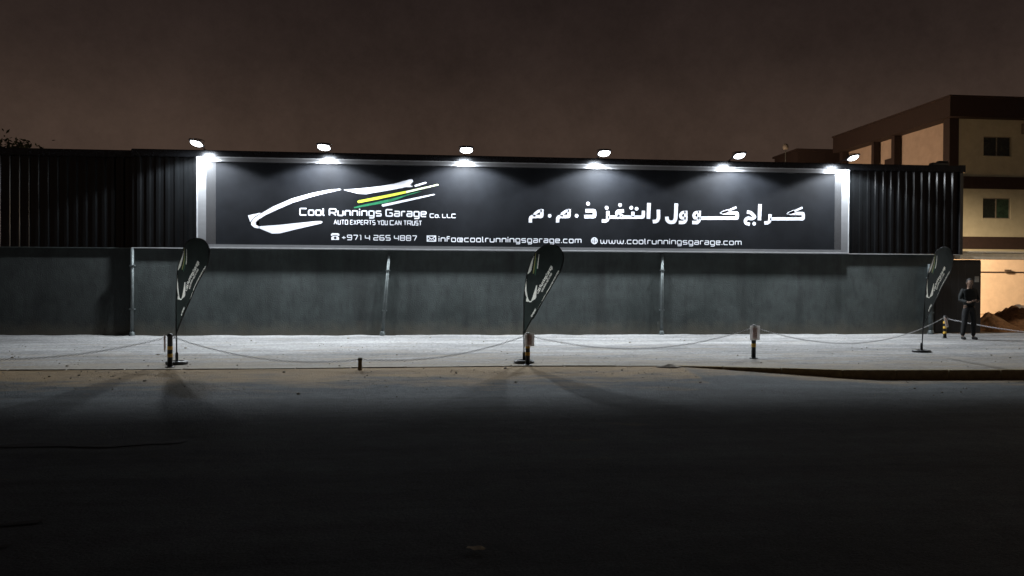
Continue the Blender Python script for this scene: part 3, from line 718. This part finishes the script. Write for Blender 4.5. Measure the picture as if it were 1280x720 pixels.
bm = B(); box(bm, 0, 9, -.12, .3, .02, .22); bevel(bm, .01); obj('beam', bm, 'cream_lintel', t)
bm = B(); box(bm, -.0, 9, -.16, .34, .222, .26); obj('capping', bm, 'cream_lintel', t)
t = thing('gate_pier', 'masonry pier carrying the far end of the lintel beyond the frame', 'post', (LX0 + 8.8, .1, 0))
bm = B(); box(bm, -.2, .2, -.2, .2, -.02, 2.29); obj('shaft', bm, 'cream_wall', t)
bm = B(); box(bm, -.24, .24, -.24, .24, -.02, .2); obj('plinth', bm, 'cream_wall', t)
# back wall of the yard
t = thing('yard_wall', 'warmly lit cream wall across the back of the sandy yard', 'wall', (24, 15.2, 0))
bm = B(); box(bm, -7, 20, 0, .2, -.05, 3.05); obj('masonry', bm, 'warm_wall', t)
bm = B(); box(bm, -7, 20, -.05, .25, 3.052, 3.16); obj('coping', bm, 'cream_lintel', t)
bm = B(); box(bm, -7, 20, -.03, -.003, 2.1, 2.16); obj('ledge', bm, 'brown_band', t)
q = W(1259, 339, 15.15)
t = thing('wall_box', 'small dark box fixed high on the warmly lit yard wall', 'box', (q.x, 15.15, q.z))
bm = B(); box(bm, -.16, .16, -.1, -.001, -.08, .08); bevel(bm, .01); obj('case', bm, 'bark', t)
bm = B(); box(bm, -.12, .12, -.12, -.1005, -.05, .05); obj('cover', bm, 'bark', t)
def mound(p, rx, ry, h, label, seed, m='sand'):
    bm = B(); n, mr = 44, 16; rings = []
    top = bm.verts.new((0, 0, h))
    for j in range(1, mr + 1):
        f = j / mr; rg = []
        for k in range(n):
            a = 2 * math.pi * k / n; d = Vector((math.cos(a), math.sin(a), seed))
            rr = 1 + .35 * noise.noise(d * 1.3); z = h * (max(0, 1 - f ** 1.15)) + (.35 * h * noise.noise(Vector((d.x * f * 4, d.y * f * 4, seed * 2))) + .22 * h * noise.noise(Vector((d.x * f * 11, d.y * f * 11, seed)))) * (1 - f)
            rg.append(bm.verts.new((d.x * rx * f * rr, d.y * ry * f * rr, z - (.03 if j == mr else 0))))
        rings.append(rg)
    for k in range(n): bm.faces.new((top, rings[0][k], rings[0][(k + 1) % n]))
    for a, b in zip(rings, rings[1:]):
        for k in range(n): bm.faces.new((a[k], b[k], b[(k + 1) % n], a[(k + 1) % n]))
    o = obj('sand_pile', bm, m, smooth=True); o.location = p; return tag(o, label, 'sand pile')
mound(G(1237, 413), .9, .8, .55, 'darker low sand pile just inside the gateway', 1.2)
mound(G(1272, 410), 1.5, 1.1, .75, 'larger sand pile at the right edge of the picture', 4.4)
mound(G(1256, 405), 1.2, .9, .5, 'sand pile between and behind the other two', 7.1)
q = G(1273, 406); t = thing('cement_bag', 'pale sack lying on the sand pile in the lit yard', 'bag', (q.x, q.y, .62))
bm = B(); bmesh.ops.create_uvsphere(bm, u_segments=14, v_segments=8, radius=1, matrix=Matrix.Diagonal((.26, .18, .16, 1)))
for v in bm.verts: v.co *= 1 + .12 * noise.noise(v.co * 6)
obj('sack', bm, 'paper', t, smooth=True)
bm = B(); tube(bm, [(.2, 0, .06), (.26, .01, .09), (.31, 0, .12)], [.05, .025, .045], 8); obj('tied_neck', bm, 'paper', t, smooth=True)

def lamp_post(name, label, p, h, arm, watts, col, aim=None, cat='street lamp'):
    t = thing(name, label, cat, p)
    bm = B(); tube(bm, [(0, 0, 0), (0, 0, h)], [.07, .045], 12); obj('pole', bm, 'galvanised', t, smooth=True)
    ax, ay = arm; bm = B(); tube(bm, [(0, 0, h - .02), (ax * .5, ay * .5, h + .12), (ax, ay, h + .12)], .03, 8); obj('arm', bm, 'galvanised', t, smooth=True)
    bm = B(); box(bm, ax - .12, ax + .12, ay - .3, ay + .3, h + .09, h + .2); bevel(bm, .03); obj('lamp_head', bm, 'lamp_case', t)
    bm = B(); box(bm, ax - .09, ax + .09, ay - .24, ay + .24, h + .075, h + .089); obj('lens', bm, 'warm_glow', t)
    ld = bpy.data.lights.new('lamp_beam', 'SPOT' if aim else 'POINT'); ld.energy = watts; ld.color = col; ld.shadow_soft_size = .12
    if aim: ld.spot_size = R(125); ld.spot_blend = .5
    lo = bpy.data.objects.new('lamp_beam', ld); C.objects.link(lo); lo.parent = t; lo.location = (ax, ay, h - .12)
    if aim: lo.rotation_euler = (Vector(aim) - (Vector(p) + Vector(lo.location))).to_track_quat('-Z', 'Y').to_euler()
lamp_post('yard_lamp', 'warm yard lamp standing behind the wall, out of the picture', (20.3, 11.2, 0), 4.9, (.8, 0), YARD_W, (1, .70, .42), aim=(23.2, 14.6, .3))
lamp_post('yard_lamp', 'warm lamp beside the building gallery, hidden behind the wall', (14.5, 25.5, 0), 4.6, (.9, 0), GALLERY_W, (1, .68, .44))
lamp_post('street_lamp', 'warm street lamp beyond the right edge of the picture', (24.6, 1.6, 0), 5.6, (0, -5.2), STREET_W, (1, .80, .57))

# ---------------------------------------------------------------- building behind
YB = 19.0
BX = W(1191, 150, YB).x
F = lambda py: W(1225, py, YB).z
t = thing('apartment_building', 'three storey cream building with dark brown bands behind the wall', 'building', (BX, YB, 0))
zt, zf = F(125), F(149); XE = 24.0; DEP = 11.8
def part(name, m, *a, bev=0):
    bm = B(); box(bm, *a)
    if bev: bevel(bm, bev)
    return obj(name, bm, m, t)
z_a, z_b, z_c, z_d = F(221), F(236), F(296), F(311)
def front(z0, z1, wins):                   # front wall built round its window openings
    xs_ = [.35] + [v for w in wins for v in w[:2]] + [XE]
    bm = B()
    for i in range(0, len(xs_), 2): box(bm, xs_[i], xs_[i + 1], 0, .25, z0, z1)
    for w in wins: box(bm, w[0], w[1], .001, .249, z0, w[2]); box(bm, w[0], w[1], .001, .249, w[3], z1)
    return obj('wall', bm, 'cream_wall', t)
def wx(px): return W(px, 180, YB).x - BX
w1 = (wx(1229.5), wx(1264.5)); ww = w1[1] - w1[0]
for z0, z1, pt, pb in ((z_b, zt - .06, None, None), (z_d + 0, z_c + .0, None, None)): pass
def window(x0, x1, z0, z1, g2):
    f = B()
    for a in ((x0, x0 + .05, z0, z1), (x1 - .05, x1, z0, z1), (x0 + .05, x1 - .05, z1 - .05, z1), (x0 + .05, x1 - .05, z0, z0 + .05), ((x0 + x1) / 2 - .03, (x0 + x1) / 2 + .03, z0 + .05, z1 - .05)):
        box(f, a[0], a[1], .08, .14, a[2], a[3])
    fo = obj('window', f, 'window_frame', t)
    for a, b, g in ((x0 + .05, (x0 + x1) / 2 - .03, 'glass_dark'), ((x0 + x1) / 2 + .03, x1 - .05, g2)):
        p_ = B(); box(p_, a, b, .11, .12, z0 + .05, z1 - .05); obj('pane', p_, g, fo)
    s = B(); box(s, x0 - .06, x1 + .06, -.06, .08, z0 - .07, z0 - .002); obj('sill', s, 'cream_wall', fo)
rowsW = [(z_a + .003, zf - .003, F(195), F(170), 'glass_dark'), (z_c + .003, z_b - .003, F(273), F(247), 'glass_green')]
for z0, z1, wz0, wz1, g2 in rowsW:
    ws = [(w1[0] + k * 4.2, w1[1] + k * 4.2, wz0, wz1) for k in range(5)]
    front(z0, z1, ws)
    for w in ws: window(*w, g2)
part('wall', 'cream_wall', .35, XE, 0, .25, 0, z_d - .003)
part('floor_band', 'brown_band', -.0, XE, -.12, .26, z_b, z_a)
part('floor_band', 'brown_band', -.0, XE, -.12, .26, z_d, z_c)
part('roof_fascia', 'brown_band', -.55, XE + .5, -.55, DEP + .5, zf, zt)
part('roof_parapet', 'brown_band', -.62, XE + .55, -.62, DEP + .55, zt + .002, zt + .1)
part('corner_column', 'brown_band', -.28, .28, -.14, .42, 0, zf - .004)
part('column', 'brown_band', -.2, .2, 5.3, 5.65, 0, zf - .004)
part('column', 'brown_band', -.2, .2, 7.62, 7.92, 0, zf - .004)
part('column', 'brown_band', -.2, .2, DEP - .2, DEP + .2, 0, zf - .004)
part('side_wall', 'gallery_wall', .30, .55, .3, DEP, 0, zf - .005)
part('wall', 'cream_wall', 1.26, XE, DEP - .25, DEP, 0, zf - .006)
part('wall', 'cream_wall', XE - .25, XE, .26, DEP - .26, 0, zf - .007)
part('gallery_slab', 'brown_band', -.05, .298, .43, DEP - .3, z_b, z_a - .2)
part('gallery_slab', 'brown_band', -.05, .298, .43, DEP - .3, z_d, z_c - .2)
part('door', 'brown_band', .24, .298, 6.2, 7.1, z_a - .2, z_a + 2.0)
q = F(160); bm = B(); box(bm, wx(1276), wx(1276) + .8, -.38, -.002, q - .3, q + .3); bevel(bm, .03); obj('air_conditioner', bm, 'window_frame', t)

# small dark block, mast and trees beyond the wall
YK = 34.0; a, b = W(997, 205, YK), W(1044, 187, YK)
t = thing('plant_room', 'low dark flat-roofed block beside the building, beyond the wall', 'building', (a.x, YK, 0))
bm = B(); box(bm, 0, b.x - a.x + 3, 0, 4, 0, b.z - .15); obj('wall', bm, 'brown_band', t)
bm = B(); box(bm, -.15, b.x - a.x + 3.1, -.15, 4.1, b.z - .148, b.z); obj('roof', bm, 'brown_band', t)
bm = B(); box(bm, .5, 1.4, -.05, -.003, 0, 2.1); obj('door', bm, 'black_paint', t)
q = W(982, 184, 30)
t = thing('antenna_mast', 'thin mast with a pale fitting rising behind the wall', 'mast', (q.x, 30, 0))
bm = B(); tube(bm, [(0, 0, 0), (0, 0, q.z)], [.05, .03], 8); obj('pole', bm, 'galvanised', t)
bm = B(); lathe(bm, [(.05, -.02), (.16, 0), (.2, .12), (.17, .3), (.08, .38)], 14); bmesh.ops.translate(bm, verts=bm.verts[:], vec=(0, 0, q.z - .15)); obj('fitting', bm, 'window_frame', t, smooth=True)

def tree(p, h, cr, label, seed, nleaf=7000):
    rnd = random.Random(seed); t = thing('tree', label, 'tree', p)
    bm = B(); tube(bm, [(0, 0, 0), (.1, .05, h * .3), (-.05, .1, h * .55)], [.22, .17, .12], 10); tips = []
    for i in range(9):
        a = rnd.uniform(0, 6.28); l = cr * rnd.uniform(.5, .95); s = Vector((-.03, .08, h * rnd.uniform(.35, .55)))
        e_ = s + Vector((math.cos(a) * l, math.sin(a) * l, h * rnd.uniform(.12, .4))); m_ = s.lerp(e_, .5) + Vector((0, 0, .15))
        tube(bm, [s, m_, e_], [.08, .05, .02], 6)
        tips += [m_, e_]
        for k in range(3):
            f = m_.lerp(e_, rnd.uniform(.2, .9)); g_ = f + Vector([rnd.uniform(-.5, .5) * cr * .7 for _ in range(2)] + [rnd.uniform(.1, .5)]); tube(bm, [f, g_], [.03, .01], 4); tips.append(g_)
    obj('trunk', bm, 'bark', t)
    bm = B()
    for i in range(nleaf):
        c = rnd.choice(tips) + Vector([rnd.gauss(0, .24) for _ in range(3)]); u = Vector([rnd.gauss(0, 1) for _ in range(3)]).normalized(); v = u.orthogonal().normalized(); l = rnd.uniform(.07, .13)
        bm.faces.new([bm.verts.new(c + q_) for q_ in (u * l, v * l * .4, -u * l, -v * l * .4)])
    obj('crown', bm, 'leaf', t)
q = W(15, 162, 8); tree((q.x - .3, 8, 0), q.z, 1.9, 'dark leafy tree behind the wall at the left edge', 3)
q = W(1022, 181, 40); tree((q.x, 40, 0), q.z, 1.3, 'dark tree crown just above the low block behind the wall', 9, 5000)

# ---------------------------------------------------------------- litter and rubble
def scrap(p, w, d, rz, label, m='litter'):
    bm = B(); g = [[bm.verts.new(((i / 4 - .5) * w, (j / 3 - .5) * d, .012 + .03 * abs(noise.noise(Vector((i * .9, j * .9, rz * 5)))))) for i in range(5)] for j in range(4)]
    for a_, b_ in zip(g, g[1:]):
        for i in range(4): bm.faces.new((a_[i], a_[i + 1], b_[i + 1], b_[i]))
    bmesh.ops.solidify(bm, geom=bm.faces[:], thickness=.003)
    o = obj('litter', bm, m, smooth=True); o.location = p; o.rotation_euler = (0, 0, rz); return tag(o, label, 'litter', 'bits of litter on the road')
scrap(G(595, 689, -.15), .11, .06, -.5, 'crumpled leaf-like scrap on the dark road in the foreground')
scrap(G(886, 463, -.15), .13, .09, .2, 'white scrap lying against the start of the raised kerb')
scrap(G(915, 465, -.15), .09, .09, 1.2, 'smaller white scrap right of the other one by the kerb')
o = mound(G(836, 458.6, -.01), .26, .10, .05, 'small heap of rubble where the raised kerb begins', 2.2, 'rubble'); o.name = 'rubble_heap'; o['category'] = 'rubble'
rnd = random.Random(5); bm = B()
for i in range(900):
    x = rnd.uniform(-14, 15); y = rnd.uniform(kerb_y(x) + .25, -.15) if rnd.random() < .6 else kerb_y(x) - abs(rnd.gauss(0, 1.1)) - .1
    on = y > kerb_y(x); zz = .0 if on else (-.15 if x > KB else -.155 + .145 * max(0, 1 - (kerb_y(x) - y) / 2.3))
    s = rnd.uniform(.006, .018) * (1 if rnd.random() < .93 else 2)
    bmesh.ops.create_icosphere(bm, subdivisions=1, radius=s, matrix=Matrix.Translation((x, y, zz + s * .2)) @ Matrix.Diagonal((1, rnd.uniform(.6, 1.2), .6, 1)))
tag(obj('grit', bm, 'rubble'), 'loose grit and pebbles over the pavement and road edge', 'gravel', kind='stuff')

# ---------------------------------------------------------------- the person by the gate
def skinned(name, V, E, rad, m, parent, sub=2):
    me = bpy.data.meshes.new(name + '_cage'); me.from_pydata(V, E, []); o = bpy.data.objects.new(name + '_cage', me); C.objects.link(o)
    md = o.modifiers.new('s', 'SKIN'); md.use_smooth_shade = True
    for i, v in enumerate(me.skin_vertices[0].data):
        r_ = rad[i]; v.radius = r_ if isinstance(r_, tuple) else (r_, r_); v.use_root = (i == 0)
    s = o.modifiers.new('u', 'SUBSURF'); s.levels = s.render_levels = sub
    dg = bpy.context.evaluated_depsgraph_get(); dg.update()
    nm = bpy.data.meshes.new_from_object(o.evaluated_get(dg)); nm.name = name
    bpy.data.objects.remove(o); bpy.data.meshes.remove(me); nm.materials.clear(); nm.materials.append(MATS[m])
    for p_ in nm.polygons: p_.use_smooth = True
    return obj(name, None, None, parent, me=nm)
P0 = G(1211, 424.5)
pr = thing('person', 'person in dark clothes standing before the black gate, hands held at the waist', 'person', P0, R(-8))
# joints (x right, y away from camera, z up); faces -y
J = {'pel': (0, 0, .93), 'waist': (0, 0, 1.06), 'chest': (0, .01, 1.26), 'neck0': (0, .01, 1.40), 'neck1': (0, -.005, 1.46), 'headc': (0, -.02, 1.57),
     'hl': (-.095, 0, .88), 'kl': (-.135, -.02, .48), 'al': (-.165, .02, .09), 'tl': (-.17, -.08, .045),
     'hr': (.095, 0, .88), 'kr': (.12, -.03, .48), 'ar': (.13, .02, .09), 'tr': (.14, -.08, .045),
     'sl': (-.18, .01, 1.37), 'el': (-.255, .02, 1.10), 'wl': (-.12, -.20, 1.04), 'pl': (-.06, -.25, 1.06),
     'sr': (.18, .01, 1.37), 'er': (.26, .03, 1.09), 'wr': (.13, -.20, 1.06), 'pr': (.06, -.25, 1.08)}
def build(keys, edges, rads, name, m, sub=2):
    return skinned(name, [J[k] for k in keys], [(keys.index(a), keys.index(b)) for a, b in edges], rads, m, pr, sub)
ks = ['pel', 'waist', 'chest', 'neck0', 'neck1', 'headc', 'hl', 'kl', 'al', 'tl', 'hr', 'kr', 'ar', 'tr', 'sl', 'el', 'wl', 'pl', 'sr', 'er', 'wr', 'pr']
ed = [('pel', 'waist'), ('waist', 'chest'), ('chest', 'neck0'), ('neck0', 'neck1'), ('neck1', 'headc'), ('pel', 'hl'), ('hl', 'kl'), ('kl', 'al'), ('al', 'tl'), ('pel', 'hr'), ('hr', 'kr'), ('kr', 'ar'), ('ar', 'tr'),
      ('chest', 'sl'), ('sl', 'el'), ('el', 'wl'), ('wl', 'pl'), ('chest', 'sr'), ('sr', 'er'), ('er', 'wr'), ('wr', 'pr')]
rd = [(.13, .09), (.12, .085), (.14, .1), (.065, .06), (.05, .05), (.075, .09), .075, .05, .034, (.02, .018), .075, .05, .034, (.02, .018), .055, .038, .026, (.032, .016), .055, .038, .026, (.032, .016)]
body = build(ks, ed, rd, 'body', 'skin')
# head with a face, on the same neck
bm = B(); bmesh.ops.create_uvsphere(bm, u_segments=28, v_segments=20, radius=1)
for v in bm.verts:
    x_, y_, z_ = v.co; w = .078 * (1 - .22 * max(0, -z_)); fy = y_ * .1
    if y_ < 0:
        if abs(x_) < .22: fy -= .022 * math.exp(-((z_ + .08) / .17) ** 2) * (1 - abs(x_) / .22)
        fy += .012 * math.exp(-((z_ - .12) / .12) ** 2) * math.exp(-((abs(x_) - .38) / .18) ** 2)
        fy += .004 * math.exp(-((z_ + .42) / .05) ** 2) * (abs(x_) < .35)
        fy -= .008 * math.exp(-((z_ + .72) / .15) ** 2)
    v.co = (x_ * w, fy, z_ * .118)
for s in (-1, 1): bmesh.ops.create_uvsphere(bm, u_segments=8, v_segments=6, radius=1, matrix=Matrix.Translation((s * .078, .01, -.005)) @ Matrix.Diagonal((.011, .02, .032, 1)))
bmesh.ops.translate(bm, verts=bm.verts[:], vec=(0, -.02, 1.585)); o = obj('face', bm, 'skin', pr, smooth=True)
for s in (-1, 1):
    bm = B(); bmesh.ops.create_uvsphere(bm, u_segments=8, v_segments=6, radius=.011, matrix=Matrix.Translation((s * .029, -.103, 1.6))); obj('eye', bm, 'hair', o, smooth=True)
bm = B(); bmesh.ops.create_uvsphere(bm, u_segments=24, v_segments=16, radius=1)
bmesh.ops.delete(bm, geom=[v for v in bm.verts if v.co.z < -.25 or (v.co.y < -.45 and v.co.z < .5)], context='VERTS')
for v in bm.verts: v.co = (v.co.x * .087, v.co.y * .108 - .014, v.co.z * .122 * (1 + .04 * noise.noise(v.co * 5)) + 1.595)
obj('hair', bm, 'hair', pr, smooth=True)
# shirt, trousers, shoes follow the body
k2 = ['waist', 'pel', 'chest', 'neck0', 'sl', 'el', 'wl', 'sr', 'er', 'wr']
skinned('shirt', [J[k] if k not in ('wl', 'wr', 'neck0') else tuple(Vector(J[k]).lerp(Vector(J[{'wl': 'el', 'wr': 'er', 'neck0': 'chest'}[k]]), .12)) for k in k2], [(0, 1), (0, 2), (2, 3), (2, 4), (4, 5), (5, 6), (2, 7), (7, 8), (8, 9)], [(.15, .11), (.155, .12), (.165, .125), (.08, .08), .075, .055, .042, .075, .055, .042], 'shirt', pr)
k3 = ['pel', 'waist', 'hl', 'kl', 'al', 'hr', 'kr', 'ar']
skinned('trousers', [J[k] if k != 'waist' else (0, 0, 1.02) for k in k3], [(0, 1), (0, 2), (2, 3), (3, 4), (0, 5), (5, 6), (6, 7)], [(.145, .105), (.14, .1), .1, .075, .06, .1, .075, .06], 'trousers', pr)
for s, a_, tt in ((-1, 'al', 'tl'), (1, 'ar', 'tr')):
    A, T_ = Vector(J[a_]), Vector(J[tt])
    skinned('shoe', [(A.x, A.y + .03, .045), (A.x, A.y - .05, .05), (T_.x * 1.06, T_.y - .07, .04)], [(0, 1), (1, 2)], [(.052, .05), (.055, .048), (.05, .036)], 'shoe', pr)
# hands: five fingers closed round a phone
for s, k in ((-1, 'pl'), (1, 'pr')):
    c = Vector(J[k]); bmV, bmE, rr = [tuple(c)], [], [.02]
    for f in range(4):
        b0 = len(bmV); off = -.012 + f * .0135; ln = (.030, .034, .032, .026)[f]
        bmV += [tuple(c + Vector((-s * .012, -.012 + off * .2, off + .012))), tuple(c + Vector((-s * (.012 + ln), -.03, off + .014))), tuple(c + Vector((-s * (.02 + ln), -.012, off + .012)))]
        bmE += [(0, b0), (b0, b0 + 1), (b0 + 1, b0 + 2)]; rr += [.0095, .0085, .007]
    b0 = len(bmV); bmV += [tuple(c + Vector((0, -.02, .028))), tuple(c + Vector((-s * .02, -.034, .05)))]; bmE += [(0, b0), (b0, b0 + 1)]; rr += [.011, .009]
    skinned('hand', bmV, bmE, rr, 'skin', pr, 1)
ph = thing('phone', 'dark phone held in both hands by the person at the gate', 'phone', (P0.x, P0.y - .262, 1.10), R(-8))
bm = B(); box(bm, -.07, .07, -.005, .005, -.035, .035); bevel(bm, .004, 2); obj('phone_case', bm, 'black_paint', ph)
bm = B(); box(bm, -.065, .065, .0052, .0062, -.031, .031); obj('screen', bm, 'glass_dark', ph)
bpy.context.view_layer.update()
